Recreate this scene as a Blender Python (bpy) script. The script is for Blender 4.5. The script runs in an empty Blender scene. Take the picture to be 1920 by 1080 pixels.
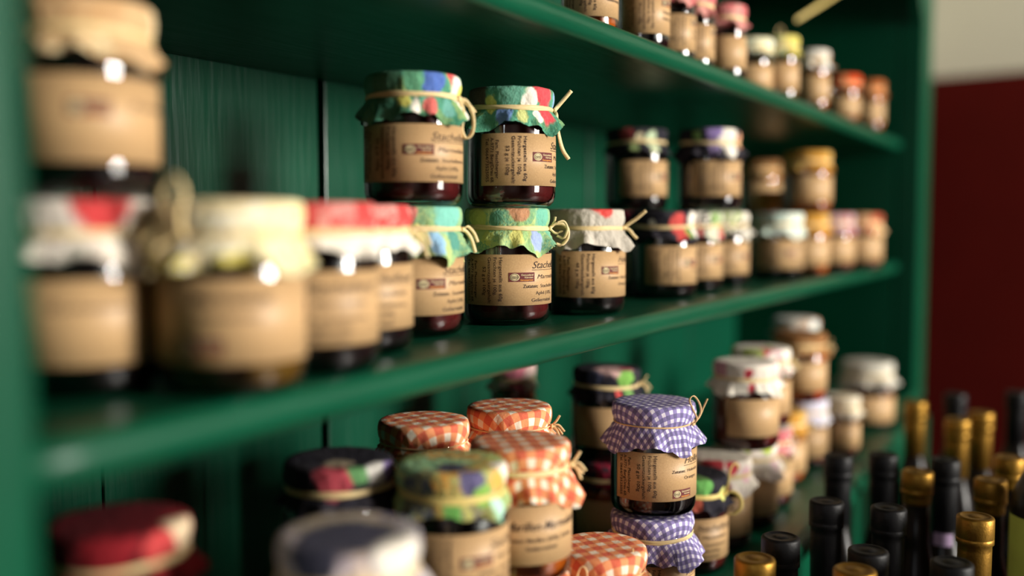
import bpy, bmesh, math, random
from mathutils import Vector, Matrix, noise

# ---------------------------------------------------------------- camera, world, light
sc = bpy.context.scene
COL = sc.collection
PI = math.pi
rad = math.radians

cam_d = bpy.data.cameras.new('camera')
cam = bpy.data.objects.new('camera', cam_d)
COL.objects.link(cam)
sc.camera = cam
cam_d.sensor_width = 36.0
cam_d.lens = 35.0
cam_d.clip_start = 0.02
cam.location = (0, 0, 0)
cam.rotation_euler = (rad(90 - 3.911), 0, rad(30.418 - 90))
cam_d.dof.use_dof = True
cam_d.dof.focus_distance = 0.83
cam_d.dof.aperture_fstop = 1.5

world = bpy.data.worlds.new('world')
sc.world = world
world.use_nodes = True
world.node_tree.nodes['Background'].inputs[0].default_value = (0.75, 0.85, 1.0, 1)
world.node_tree.nodes['Background'].inputs[1].default_value = 0.6

sc.cycles.max_bounces = 8
sc.cycles.diffuse_bounces = 3
sc.cycles.glossy_bounces = 3
sc.cycles.transparent_max_bounces = 12
sc.view_settings.view_transform = 'Standard'
sc.view_settings.look = 'None'
sc.view_settings.exposure = 0.0
sc.view_settings.gamma = 1.0
sc.view_settings.use_curve_mapping = False


def area_light(name, loc, direction, sx, sy, watts, color):
    d = bpy.data.lights.new(name, 'AREA')
    d.shape = 'RECTANGLE'
    d.size = sx
    d.size_y = sy
    d.energy = watts
    d.color = color
    o = bpy.data.objects.new(name, d)
    COL.objects.link(o)
    o.location = loc
    o.rotation_euler = Vector(direction).to_track_quat('-Z', 'Y').to_euler()
    return o


# daylight entering by the window opposite the shelves and by the one behind the viewer
area_light('daylight_window_sky', (1.72, -5.06, 0.86), (0, 1, 0), 1.5, 1.66, 700, (1.0, 0.95, 0.87))
area_light('daylight_window_ground', (1.72, -5.06, -0.26), (0, 1, 0), 1.5, 0.56, 60, (1.0, 0.96, 0.88))
area_light('daylight_rear_window', (-2.56, -0.16, 0.55), (1, 0, 0), 0.6, 1.0, 14, (0.95, 0.97, 1.0))

FLOOR, CEIL = -1.30, 1.95
YF, YB = 0.352, 0.693           # shelf front / back boards
STILE = 0.314                   # front of the face frame
XL, XR = 0.211, 2.18            # inner faces of the side panels
Z_MID, Z_UP, Z_DECK = -0.0873, 0.164, -0.354


# ---------------------------------------------------------------- materials
def srgb(r, g, b):
    f = lambda c: (c / 255 / 12.92) if c / 255 <= 0.04045 else ((c / 255 + 0.055) / 1.055) ** 2.4
    return (f(r), f(g), f(b), 1)


def new_mat(name):
    m = bpy.data.materials.new(name)
    m.use_nodes = True
    nt = m.node_tree
    p = nt.nodes['Principled BSDF']
    return m, nt, p


def N(nt, typ, **kw):
    n = nt.nodes.new(typ)
    for k, v in kw.items():
        setattr(n, k, v)
    return n


def math_node(nt, op, a, b=None):
    n = N(nt, 'ShaderNodeMath', operation=op)
    for i, v in enumerate((a, b)):
        if v is None:
            continue
        if isinstance(v, (int, float)):
            n.inputs[i].default_value = v
        else:
            nt.links.new(v, n.inputs[i])
    return n.outputs[0]


def mixc(nt, fac, a, b):
    n = N(nt, 'ShaderNodeMix', data_type='RGBA')
    for sock, v in ((n.inputs[0], fac), (n.inputs[6], a), (n.inputs[7], b)):
        if isinstance(v, (int, float)):
            sock.default_value = v
        elif isinstance(v, tuple):
            sock.default_value = v
        else:
            nt.links.new(v, sock)
    return n.outputs[2]


def bump(nt, height, strength, dist, p):
    b = N(nt, 'ShaderNodeBump')
    b.inputs['Strength'].default_value = strength
    b.inputs['Distance'].default_value = dist
    nt.links.new(height, b.inputs['Height'])
    nt.links.new(b.outputs[0], p.inputs['Normal'])


def painted_wood(name, col, col2, stretch, rough=0.38, spec=0.12):
    m, nt, p = new_mat(name)
    tc = N(nt, 'ShaderNodeTexCoord')
    mp = N(nt, 'ShaderNodeMapping')
    mp.inputs['Scale'].default_value = stretch
    nt.links.new(tc.outputs['Object'], mp.inputs[0])
    n1 = N(nt, 'ShaderNodeTexNoise')
    n1.inputs['Scale'].default_value = 14
    n1.inputs['Detail'].default_value = 3
    nt.links.new(mp.outputs[0], n1.inputs[0])
    n2 = N(nt, 'ShaderNodeTexNoise')
    n2.inputs['Scale'].default_value = 5
    nt.links.new(tc.outputs['Object'], n2.inputs[0])
    nt.links.new(mixc(nt, n2.outputs[0], col, col2), p.inputs['Base Color'])
    r = math_node(nt, 'MULTIPLY_ADD', n1.outputs[0], 0.25)
    r.node.inputs[2].default_value = rough - 0.12
    nt.links.new(r, p.inputs['Roughness'])
    p.inputs['Specular IOR Level'].default_value = spec
    bump(nt, n1.outputs[0], 0.25, 0.002, p)
    return m


GREEN_A, GREEN_B = srgb(1, 74, 49), srgb(1, 58, 38)
MAT = {}
MAT['green_x'] = painted_wood('green_paint_along_shelf', srgb(3, 80, 54), srgb(2, 62, 41), (1, 14, 14), 0.36, 0.24)
MAT['green_back'] = painted_wood('green_paint_back_boards', srgb(2, 72, 49), srgb(2, 56, 38), (14, 14, 1), 0.34, 0.42)
MAT['green_z'] = painted_wood('green_paint_upright', GREEN_A, GREEN_B, (14, 14, 1))


def plain(name, col, rough=0.5, metal=0.0, noise_amt=0.0, scale=20):
    m, nt, p = new_mat(name)
    p.inputs['Base Color'].default_value = col
    p.inputs['Roughness'].default_value = rough
    p.inputs['Metallic'].default_value = metal
    if noise_amt:
        tc = N(nt, 'ShaderNodeTexCoord')
        n1 = N(nt, 'ShaderNodeTexNoise')
        n1.inputs['Scale'].default_value = scale
        n1.inputs['Detail'].default_value = 5
        nt.links.new(tc.outputs['Object'], n1.inputs[0])
        dark = tuple(c * (1 - noise_amt) for c in col[:3]) + (1,)
        nt.links.new(mixc(nt, n1.outputs[0], dark, col), p.inputs['Base Color'])
        bump(nt, n1.outputs[0], 0.2, 0.002, p)
    return m


MAT['cream_wall'] = plain('cream_plaster', srgb(190, 187, 168), 0.9, 0, 0.08, 6)
MAT['red_wall'] = plain('dark_red_wall_paint', srgb(72, 8, 3), 0.9, 0, 0.3, 6)
MAT['red_wall'].node_tree.nodes['Principled BSDF'].inputs['Specular IOR Level'].default_value = 0.1
MAT['panelling'] = plain('dark_wood_panelling', srgb(62, 42, 30), 0.55, 0, 0.3, 8)
MAT['ceiling_wood'] = plain('dark_ceiling_boards', srgb(72, 52, 38), 0.6, 0, 0.3, 5)
MAT['floor'] = plain('dark_floorboards', srgb(58, 43, 33), 0.5, 0, 0.4, 5)
MAT['white_wood'] = plain('white_window_wood', srgb(225, 222, 212), 0.5)
MAT['table_wood'] = plain('dark_table_wood', srgb(60, 40, 28), 0.5, 0, 0.4, 30)
MAT['knob'] = plain('dark_iron_knob', srgb(40, 38, 36), 0.4, 0.8)
MAT['ink'] = plain('dark_brown_print', srgb(52, 34, 24), 0.8)
MAT['stamp'] = plain('maroon_print', srgb(96, 34, 34), 0.8)
MAT['stamp_cream'] = plain('cream_print', srgb(214, 196, 150), 0.8)
MAT['stamp_orange'] = plain('orange_print', srgb(226, 150, 60), 0.8)
MAT['gold'] = plain('brushed_gold_foil', srgb(150, 112, 42), 0.44, 0.85, 0.15, 300)
MAT['black_cap'] = plain('matt_black_capsule', srgb(16, 16, 18), 0.5, 0, 0.2, 200)
MAT['black_cap'].node_tree.nodes['Principled BSDF'].inputs['Specular IOR Level'].default_value = 0.22
MAT['violet_tag'] = plain('pale_violet_paper', srgb(176, 150, 184), 0.8, 0, 0.3, 90)
MAT['green_tag'] = plain('yellow_green_label_paper', srgb(206, 220, 96), 0.7, 0, 0.4, 30)


def kraft():
    m, nt, p = new_mat('kraft_paper')
    tc = N(nt, 'ShaderNodeTexCoord')
    sep = N(nt, 'ShaderNodeSeparateXYZ')
    nt.links.new(tc.outputs['Object'], sep.inputs[0])
    w = math_node(nt, 'SINE', math_node(nt, 'MULTIPLY', sep.outputs[2], 6500.0))
    n1 = N(nt, 'ShaderNodeTexNoise')
    n1.inputs['Scale'].default_value = 900
    n1.inputs['Detail'].default_value = 3
    nt.links.new(tc.outputs['Object'], n1.inputs[0])
    f = math_node(nt, 'ADD', math_node(nt, 'MULTIPLY', w, 0.12), n1.outputs[0])
    nt.links.new(mixc(nt, f, srgb(170, 134, 92), srgb(206, 170, 124)), p.inputs['Base Color'])
    p.inputs['Roughness'].default_value = 0.46
    p.inputs['Specular IOR Level'].default_value = 0.35
    bump(nt, f, 0.15, 0.0004, p)
    return m


MAT['kraft'] = kraft()


def raffia(name, a, b):
    m, nt, p = new_mat(name)
    tc = N(nt, 'ShaderNodeTexCoord')
    mp = N(nt, 'ShaderNodeMapping')
    mp.inputs['Scale'].default_value = (200, 200, 1600)
    nt.links.new(tc.outputs['Object'], mp.inputs[0])
    n1 = N(nt, 'ShaderNodeTexNoise')
    n1.inputs['Scale'].default_value = 1
    nt.links.new(mp.outputs[0], n1.inputs[0])
    nt.links.new(mixc(nt, n1.outputs[0], a, b), p.inputs['Base Color'])
    p.inputs['Roughness'].default_value = 0.6
    bump(nt, n1.outputs[0], 0.4, 0.0006, p)
    return m


MAT['raffia'] = raffia('natural_raffia', srgb(206, 172, 112), srgb(244, 224, 172))
MAT['string'] = raffia('thin_raffia_string', srgb(196, 150, 96), srgb(236, 204, 150))
MAT['ribbon'] = raffia('yellow_raffia', srgb(196, 166, 80), srgb(238, 218, 140))


def thin_glass():
    m = bpy.data.materials.new('clear_jar_glass')
    m.use_nodes = True
    nt = m.node_tree
    nt.nodes.remove(nt.nodes['Principled BSDF'])
    out = nt.nodes['Material Output']
    tr = N(nt, 'ShaderNodeBsdfTransparent')
    tr.inputs[0].default_value = (0.93, 0.95, 0.94, 1)
    gl = N(nt, 'ShaderNodeBsdfGlossy')
    gl.inputs['Roughness'].default_value = 0.03
    fr = N(nt, 'ShaderNodeFresnel')
    fr.inputs[0].default_value = 1.52
    k = math_node(nt, 'MULTIPLY', fr.outputs[0], 1.6)
    mx = N(nt, 'ShaderNodeMixShader')
    nt.links.new(k, mx.inputs[0])
    nt.links.new(tr.outputs[0], mx.inputs[1])
    nt.links.new(gl.outputs[0], mx.inputs[2])
    nt.links.new(mx.outputs[0], out.inputs[0])
    return m


MAT['glass'] = thin_glass()


def jam(name, a, b):
    m, nt, p = new_mat(name)
    tc = N(nt, 'ShaderNodeTexCoord')
    n1 = N(nt, 'ShaderNodeTexNoise')
    n1.inputs['Scale'].default_value = 130
    n1.inputs['Detail'].default_value = 4
    nt.links.new(tc.outputs['Object'], n1.inputs[0])
    nt.links.new(mixc(nt, n1.outputs[0], a, b), p.inputs['Base Color'])
    p.inputs['Roughness'].default_value = 0.25
    return m


JAM = {
    'berry': jam('berry_jam', srgb(46, 10, 12), srgb(96, 30, 30)),
    'black': jam('elderberry_jelly', srgb(12, 8, 9), srgb(30, 20, 22)),
    'amber': jam('apricot_jam', srgb(130, 58, 10), srgb(186, 92, 22)),
    'olive': jam('golden_jelly', srgb(70, 48, 14), srgb(116, 84, 30)),
    'red': jam('red_jam', srgb(60, 10, 10), srgb(104, 24, 20)),
    'redorange': jam('orange_red_jam', srgb(140, 38, 8), srgb(196, 62, 14)),
}
MAT['bottle_glass'] = plain('dark_bottle_glass', srgb(14, 10, 8), 0.28)
MAT['bottle_glass'].node_tree.nodes['Principled BSDF'].inputs['Specular IOR Level'].default_value = 0.2


def cloth_tail(nt, p, uvout, crinkle):
    n2 = N(nt, 'ShaderNodeTexNoise')
    n2.inputs['Scale'].default_value = 140
    n2.inputs['Detail'].default_value = 5
    nt.links.new(uvout, n2.inputs[0])
    bump(nt, n2.outputs[0], crinkle, 0.004, p)
    p.inputs['Roughness'].default_value = 0.85
    p.inputs['Specular IOR Level'].default_value = 0.25


W = srgb(232, 224, 208)


def gingham(name, full, mid, white, period):
    m, nt, p = new_mat(name)
    uv = N(nt, 'ShaderNodeUVMap')
    sep = N(nt, 'ShaderNodeSeparateXYZ')
    nt.links.new(uv.outputs[0], sep.inputs[0])
    st = []
    for i in (0, 1):
        fr = math_node(nt, 'FRACT', math_node(nt, 'ADD', math_node(nt, 'DIVIDE', sep.outputs[i], period), 50.25))
        st.append(math_node(nt, 'GREATER_THAN', fr, 0.46))
    both = math_node(nt, 'MULTIPLY', st[0], st[1])
    any_ = math_node(nt, 'MAXIMUM', st[0], st[1])
    c = mixc(nt, any_, white, mid)
    c = mixc(nt, both, c, full)
    # woven thread tone
    wv = N(nt, 'ShaderNodeTexNoise')
    wv.inputs['Scale'].default_value = 1500
    nt.links.new(uv.outputs[0], wv.inputs[0])
    f = math_node(nt, 'MULTIPLY', wv.outputs[0], 0.25)
    c = mixc(nt, f, c, white)
    nt.links.new(c, p.inputs['Base Color'])
    cloth_tail(nt, p, uv.outputs[0], 0.25)
    return m


def napkin(name, cols, scale=38, seed=0.0, grain=0.35, blobs=()):
    """printed paper napkin: blotches of flat print colour, distorted cells."""
    m, nt, p = new_mat(name)
    uv = N(nt, 'ShaderNodeUVMap')
    mp = N(nt, 'ShaderNodeMapping')
    mp.inputs['Location'].default_value = (seed * 0.137, seed * 0.211, seed)
    nt.links.new(uv.outputs[0], mp.inputs[0])
    nz = N(nt, 'ShaderNodeTexNoise')
    nz.inputs['Scale'].default_value = scale * 1.6
    nz.inputs['Detail'].default_value = 3
    nt.links.new(mp.outputs[0], nz.inputs[0])
    vm = N(nt, 'ShaderNodeVectorMath', operation='MULTIPLY_ADD')
    nt.links.new(nz.outputs['Color'], vm.inputs[0])
    vm.inputs[1].default_value = (0.022, 0.022, 0)
    nt.links.new(mp.outputs[0], vm.inputs[2])
    vo = N(nt, 'ShaderNodeTexVoronoi')
    vo.inputs['Scale'].default_value = scale
    nt.links.new(vm.outputs[0], vo.inputs['Vector'])
    sp = N(nt, 'ShaderNodeSeparateColor')
    nt.links.new(vo.outputs['Color'], sp.inputs[0])
    ramp = N(nt, 'ShaderNodeValToRGB')
    ramp.color_ramp.interpolation = 'LINEAR' if blobs else 'CONSTANT'
    el = ramp.color_ramp.elements
    n = len(cols)
    while len(el) < n:
        el.new(0.5)
    for i, c in enumerate(cols):
        el[i].position = i / n
        el[i].color = c
    # soft watercolour variation of the print
    n3 = N(nt, 'ShaderNodeTexNoise')
    n3.inputs['Scale'].default_value = scale * 6
    n3.inputs['Detail'].default_value = 4
    nt.links.new(mp.outputs[0], n3.inputs[0])
    wob = math_node(nt, 'MULTIPLY', math_node(nt, 'SUBTRACT', n3.outputs[0], 0.5), 0.5)
    nt.links.new(math_node(nt, 'ADD', sp.outputs[0], wob), ramp.inputs[0])
    f = math_node(nt, 'MULTIPLY', math_node(nt, 'SUBTRACT', n3.outputs[0], 0.35), grain * 2)
    f.node.use_clamp = True
    c = mixc(nt, f, ramp.outputs[0], cols[-1])
    if blobs:
        # larger printed motifs, edges wavy; uv is the flat cloth in metres
        w2 = N(nt, 'ShaderNodeVectorMath', operation='MULTIPLY_ADD')
        n4 = N(nt, 'ShaderNodeTexNoise')
        n4.inputs['Scale'].default_value = 90
        n4.inputs['Detail'].default_value = 4
        nt.links.new(uv.outputs[0], n4.inputs[0])
        nt.links.new(n4.outputs['Color'], w2.inputs[0])
        w2.inputs[1].default_value = (0.012, 0.012, 0)
        nt.links.new(uv.outputs[0], w2.inputs[2])
        for ang, rho, r, col in blobs:
            ctr = (0.006, 0.006, 0) if ang is None else (rho * .001 * math.cos(rad(ang)) + .006, rho * .001 * math.sin(rad(ang)) + .006, 0)
            ds = N(nt, 'ShaderNodeVectorMath', operation='DISTANCE')
            nt.links.new(w2.outputs[0], ds.inputs[0])
            ds.inputs[1].default_value = ctr
            mr = N(nt, 'ShaderNodeMapRange', interpolation_type='SMOOTHSTEP')
            nt.links.new(ds.outputs['Value'], mr.inputs[0])
            if ang is None:      # border of the cloth
                mr.inputs[1].default_value = rho * .001 - .0015
                mr.inputs[2].default_value = rho * .001 + .0015
            else:
                mr.inputs[1].default_value = r * .00104
                mr.inputs[2].default_value = r * .00146
                mr.inputs[3].default_value = 1.0
                mr.inputs[4].default_value = 0.0
            tone = mixc(nt, math_node(nt, 'MULTIPLY', n3.outputs[0], 0.12), srgb(*col), W)
            c = mixc(nt, mr.outputs[0], c, tone)
    nt.links.new(c, p.inputs['Base Color'])
    cloth_tail(nt, p, uv.outputs[0], 0.55)
    return m


CR = srgb(226, 206, 160)
TAN = srgb(190, 148, 100)
COVERS = {
    'white_red': ([W, srgb(190, 22, 34), W, srgb(214, 200, 180), W], 20, 3.0),
    'cream_tan': ([TAN, srgb(196, 158, 112), CR, srgb(214, 192, 160)], 24, 1.0),
    'cream_yellow': ([CR, srgb(238, 224, 176), srgb(214, 196, 84), W, srgb(244, 234, 200)], 26, 5.0),
    'red_white': ([srgb(196, 36, 40), W, srgb(214, 88, 84), srgb(196, 30, 36), W], 42, 2.0),
    'teal_blue': ([srgb(92, 176, 160), srgb(220, 214, 120), srgb(130, 176, 214), srgb(206, 120, 110), srgb(150, 206, 180)], 44, 7.0),
    'green_teal': ([srgb(196, 206, 96), srgb(84, 156, 124), srgb(178, 124, 84), srgb(108, 176, 140), srgb(154, 172, 212), srgb(150, 186, 110)], 50, 1.7),
    'hero_green': ([srgb(62, 132, 102), srgb(96, 160, 130), srgb(54, 116, 90), srgb(150, 180, 110), srgb(84, 150, 124)], 60, 2.0),
    'hero_lime': ([srgb(190, 198, 112), srgb(116, 172, 140), srgb(156, 186, 118), srgb(96, 156, 128), srgb(176, 196, 130)], 66, 4.0),
    'hero_grey': ([srgb(192, 184, 170), srgb(204, 196, 182), srgb(184, 176, 162)], 40, 6.2),
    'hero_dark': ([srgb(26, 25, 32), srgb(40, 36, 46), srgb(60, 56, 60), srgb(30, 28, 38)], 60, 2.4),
    'hero_white': ([W, srgb(222, 210, 194), srgb(230, 216, 206), W], 50, 3.0),
    'hero_red': ([srgb(190, 30, 36), srgb(206, 66, 62), srgb(186, 24, 32), srgb(220, 150, 140)], 90, 3.0),
    'hero_maroon': ([srgb(100, 14, 24), srgb(70, 12, 18), srgb(130, 20, 30)], 40, 3.0),
    'green_blue': ([srgb(60, 130, 96), srgb(206, 206, 96), srgb(110, 170, 150), srgb(56, 96, 178), srgb(206, 100, 96), W, srgb(110, 164, 130)], 46, 9.0),
    'teal_red': ([srgb(80, 148, 124), srgb(200, 52, 60), srgb(206, 206, 110), srgb(214, 90, 96), srgb(96, 132, 180), W, srgb(110, 170, 140)], 46, 4.3),
    'grey_red': ([srgb(192, 184, 170), srgb(204, 196, 182), srgb(204, 42, 36), srgb(184, 176, 162), srgb(198, 190, 174)], 24, 6.2),
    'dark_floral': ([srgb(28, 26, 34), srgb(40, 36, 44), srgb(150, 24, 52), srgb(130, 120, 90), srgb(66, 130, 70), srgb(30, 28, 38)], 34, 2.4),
    'dark_redwhite': ([srgb(24, 24, 26), srgb(206, 60, 56), W, srgb(108, 150, 60), srgb(26, 26, 30), W], 40, 3.3),
    'white_green': ([W, srgb(150, 176, 84), srgb(30, 36, 28), W, srgb(206, 120, 120), W], 42, 8.3),
    'dark_redgreen': ([srgb(34, 30, 40), srgb(140, 32, 36), srgb(150, 176, 96), srgb(30, 26, 34), W, srgb(34, 32, 40)], 40, 5.1),
    'purple_white': ([srgb(120, 96, 160), W, srgb(226, 160, 120), srgb(40, 44, 40), W, srgb(236, 226, 216)], 38, 2.9),
    'mint_white': ([srgb(206, 226, 210), W, srgb(180, 206, 194), srgb(224, 230, 214)], 36, 1.1),
    'brown_tan': ([srgb(120, 78, 40), srgb(168, 116, 66), srgb(140, 92, 50), TAN], 30, 4.0),
    'orange_plain': ([srgb(226, 112, 20), srgb(236, 132, 36), srgb(214, 92, 14), srgb(232, 140, 50)], 24, 1.0),
    'gold_tan': ([srgb(196, 142, 56), srgb(206, 166, 90), TAN, srgb(176, 120, 44)], 30, 2.0),
    'lilac_red': ([srgb(190, 160, 180), srgb(170, 60, 56), srgb(206, 186, 190), srgb(190, 150, 150)], 38, 6.0),
    'red_tan': ([srgb(176, 64, 40), srgb(200, 160, 110), srgb(190, 120, 90), srgb(214, 176, 130)], 36, 3.0),
    'pink_red': ([srgb(196, 100, 100), srgb(206, 140, 134), srgb(170, 70, 76), srgb(210, 150, 140)], 60, 3.0),
    'cream_mint': ([srgb(226, 220, 180), srgb(200, 216, 190), W], 40, 2.0),
    'yellow_green': ([srgb(206, 190, 80), srgb(190, 196, 120), srgb(170, 186, 150), srgb(214, 200, 110)], 36, 2.0),
    'white_brown': ([srgb(206, 216, 216), W, srgb(170, 116, 70), srgb(214, 220, 220)], 32, 5.5),
    'orange_red': ([srgb(220, 76, 24), srgb(230, 104, 30), srgb(226, 190, 130), srgb(210, 66, 20)], 30, 1.0),
    'orange_brown': ([srgb(190, 110, 56), srgb(206, 134, 76), srgb(176, 96, 46)], 30, 1.0),
    'red_dark': ([srgb(130, 20, 30), srgb(60, 14, 18), srgb(170, 36, 44), srgb(214, 190, 160), srgb(90, 18, 24)], 16, 2.2),
    'blue_white': ([srgb(38, 40, 70), srgb(214, 196, 200), srgb(60, 60, 104), W, srgb(176, 150, 110), srgb(222, 206, 206)], 30, 3.7),
    'green_yellow': ([srgb(110, 150, 70), srgb(60, 58, 96), srgb(206, 196, 96), srgb(130, 190, 150), srgb(220, 150, 60), srgb(150, 170, 110)], 32, 8.8),
    'pink_blue': ([srgb(210, 150, 150), srgb(40, 48, 72), srgb(110, 160, 60), srgb(206, 50, 80), srgb(48, 56, 84), srgb(216, 180, 176)], 30, 4.6),
    'pink_white': ([srgb(206, 100, 126), W, srgb(224, 180, 176), W], 40, 2.0),
    'green_redblack': ([srgb(70, 140, 60), srgb(36, 34, 36), srgb(170, 60, 36), srgb(96, 160, 70), srgb(206, 196, 110)], 40, 3.9),
    'white_pink': ([W, srgb(206, 60, 84), srgb(236, 196, 200), W, srgb(180, 30, 60), srgb(238, 216, 210)], 36, 5.9),
    'lime_pink': ([srgb(176, 200, 50), W, srgb(206, 50, 70), srgb(236, 200, 204), W], 32, 1.9),
    'white_crimson': ([W, srgb(230, 206, 206), srgb(196, 34, 60), W, srgb(170, 190, 80), W], 40, 6.6),
    'lilac_white': ([srgb(206, 202, 220), W, srgb(186, 180, 206), srgb(224, 220, 230)], 34, 2.0),
    'cream_white': ([srgb(226, 214, 190), W, srgb(206, 190, 160)], 34, 2.0),
    'grey_white': ([srgb(204, 200, 186), srgb(214, 208, 196), srgb(180, 172, 156)], 30, 2.0),
}
CMAT = {}


def cover_mat(key, motifs=()):
    if motifs:
        cols, s, sd = COVERS[key]
        return napkin(key + '_motif_napkin', cols, s, sd, 0.35, motifs)
    if key not in CMAT:
        if key == 'gingham_orange':
            CMAT[key] = gingham('orange_gingham', srgb(214, 66, 6), srgb(236, 140, 78), srgb(240, 226, 204), 0.0145)
        elif key == 'gingham_purple':
            CMAT[key] = gingham('purple_gingham', srgb(66, 54, 118), srgb(122, 108, 170), srgb(232, 226, 236), 0.0076)
        else:
            cols, s, sd = COVERS[key]
            CMAT[key] = napkin(key + '_napkin', cols, s, sd)
    return CMAT[key]


# ---------------------------------------------------------------- mesh helpers
def link(name, me, mat=None, parent=None, loc=None):
    o = bpy.data.objects.new(name, me)
    COL.objects.link(o)
    if mat is not None and me is not None and not me.materials:
        me.materials.append(mat)
    if parent is not None:
        o.parent = parent
    if loc is not None:
        o.location = loc
    return o


def mesh(name, verts, faces, smooth=True):
    me = bpy.data.meshes.new(name)
    me.from_pydata([tuple(v) for v in verts], [], faces)
    me.update()
    if smooth:
        me.polygons.foreach_set('use_smooth', [True] * len(me.polygons))
    return me


def box_mesh(name, x0, x1, y0, y1, z0, z1, bev=0.002):
    bm = bmesh.new()
    bmesh.ops.create_cube(bm, size=1)
    for v in bm.verts:
        v.co = Vector(((x0 + x1) / 2 + v.co.x * (x1 - x0), (y0 + y1) / 2 + v.co.y * (y1 - y0), (z0 + z1) / 2 + v.co.z * (z1 - z0)))
    if bev:
        bmesh.ops.bevel(bm, geom=bm.edges[:], offset=bev, segments=2, affect='EDGES', profile=0.5)
    me = bpy.data.meshes.new(name)
    bm.to_mesh(me)
    bm.free()
    return me


def box(name, dims, mat, parent=None, bev=0.002):
    x0, x1, y0, y1, z0, z1 = dims
    c = ((x0 + x1) / 2, (y0 + y1) / 2, (z0 + z1) / 2)
    me = box_mesh(name, x0 - c[0], x1 - c[0], y0 - c[1], y1 - c[1], z0 - c[2], z1 - c[2], bev)
    return link(name, me, mat, parent, c)


def prism_x(name, prof, x0, x1, mat, parent, nx=1, smooth=False):
    """profile in (y,z) extruded along x"""
    n = len(prof)
    verts, faces = [], []
    for i in range(nx + 1):
        x = x0 + (x1 - x0) * i / nx
        verts += [(x, y, z) for y, z in prof]
    for i in range(nx):
        for j in range(n):
            a, b = i * n + j, i * n + (j + 1) % n
            faces.append((a, b, b + n, a + n))
    faces.append(tuple(range(n))[::-1])
    faces.append(tuple(range(nx * n, nx * n + n)))
    me = mesh(name, verts, faces, smooth)
    bm = bmesh.new()
    bm.from_mesh(me)
    bmesh.ops.recalc_face_normals(bm, faces=bm.faces)
    bm.to_mesh(me)
    bm.free()
    return link(name, me, mat, parent)


def lathe(name, prof, seg=48, cap=True):
    verts, faces = [], []
    for r, z in prof:
        for k in range(seg):
            a = 2 * PI * k / seg
            verts.append((r * math.cos(a), r * math.sin(a), z))
    for i in range(len(prof) - 1):
        for k in range(seg):
            a, b = i * seg + k, i * seg + (k + 1) % seg
            faces.append((a, b, b + seg, a + seg))
    if cap:
        faces.append(tuple(range(seg))[::-1])
        n = (len(prof) - 1) * seg
        faces.append(tuple(range(n, n + seg)))
    return mesh(name, verts, faces)


def sweep(pts, w, h, up=Vector((0, 0, 1)), closed=False, ns=6, taper=True):
    """flattened tube along a polyline; w across, h thick. returns verts, faces"""
    verts, faces = [], []
    n = len(pts)
    for i, p in enumerate(pts):
        a = pts[(i - 1) % n] if (closed or i > 0) else p
        b = pts[(i + 1) % n] if (closed or i < n - 1) else p
        t = (b - a).normalized()
        s = t.cross(up)
        if s.length < 1e-4:
            s = t.cross(Vector((1, 0, 0)))
        s.normalize()
        u = s.cross(t).normalized()
        k = 1.0
        for j in range(ns):
            q = 2 * PI * j / ns
            verts.append(p + s * (math.cos(q) * h / 2 * k) + u * (math.sin(q) * w / 2 * k))
    m = n if closed else n - 1
    for i in range(m):
        i2 = (i + 1) % n
        for j in range(ns):
            j2 = (j + 1) % ns
            faces.append((i * ns + j, i * ns + j2, i2 * ns + j2, i2 * ns + j))
    if not closed:
        faces.append(tuple(range(ns))[::-1])
        faces.append(tuple(range((n - 1) * ns, n * ns)))
    return verts, faces


def smooth_path(ctrl, per=8):
    pts = []
    c = [Vector(p) for p in ctrl]
    c = [c[0] * 2 - c[1]] + c + [c[-1] * 2 - c[-2]]
    for i in range(1, len(c) - 2):
        p0, p1, p2, p3 = c[i - 1:i + 3]
        for k in range(per):
            t = k / per
            pts.append(0.5 * ((2 * p1) + (p2 - p0) * t + (2 * p0 - 5 * p1 + 4 * p2 - p3) * t * t + (3 * p1 - p0 - 3 * p2 + p3) * t ** 3))
    pts.append(c[-2])
    return pts


def tag(o, label, cat, group=None):
    o['label'] = label
    o['category'] = cat
    if group:
        o['group'] = group
    return o


def struct(o):
    o['kind'] = 'structure'
    return o


def empty(name, loc, rz=0.0):
    o = bpy.data.objects.new(name, None)
    o.empty_display_size = 0.03
    COL.objects.link(o)
    o.location = loc
    o.rotation_euler = (0, 0, rz)
    return o


# ---------------------------------------------------------------- room shell
def wall_seg(name, p, q, z0, z1, mat, thick=0.12, parent=None):
    """upright slab whose room side runs p->q (room on the left of p->q)"""
    p, q = Vector(p), Vector(q)
    d = (q - p).normalized()
    nrm = Vector((d.y, -d.x))
    a, b, c, e = p, q, q + nrm * thick, p + nrm * thick
    verts = [(v.x, v.y, z0) for v in (a, b, c, e)] + [(v.x, v.y, z1) for v in (a, b, c, e)]
    faces = [(3, 2, 1, 0), (4, 5, 6, 7), (0, 1, 5, 4), (1, 2, 6, 5), (2, 3, 7, 6), (3, 0, 4, 7)]
    me = mesh(name, verts, faces, False)
    return link(name, me, mat, parent)


DADO = 0.645
DX0, DY1, DY0 = -2.5, 0.76, -5.0
FAR_A, FAR_B = (4.1, -5.0), (4.95, 0.76)


def dado_wall(name, p, q):
    up = struct(wall_seg(name, p, q, DADO, CEIL, MAT['cream_wall']))
    wall_seg('dado_paint', p, q, FLOOR, DADO, MAT['red_wall'], 0.12, up)
    return up


struct(box('floor', (DX0 - .2, 5.2, DY0 - .2, 0.9, FLOOR - .1, FLOOR), MAT['floor'], None, 0))
struct(box('ceiling', (DX0 - .2, 5.2, DY0 - .2, 0.9, CEIL, CEIL + .1), MAT['ceiling_wood'], None, 0))
dado_wall('wall_back', (4.93, DY1), (DX0, DY1))
dado_wall('wall_right', FAR_A, FAR_B)


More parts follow.
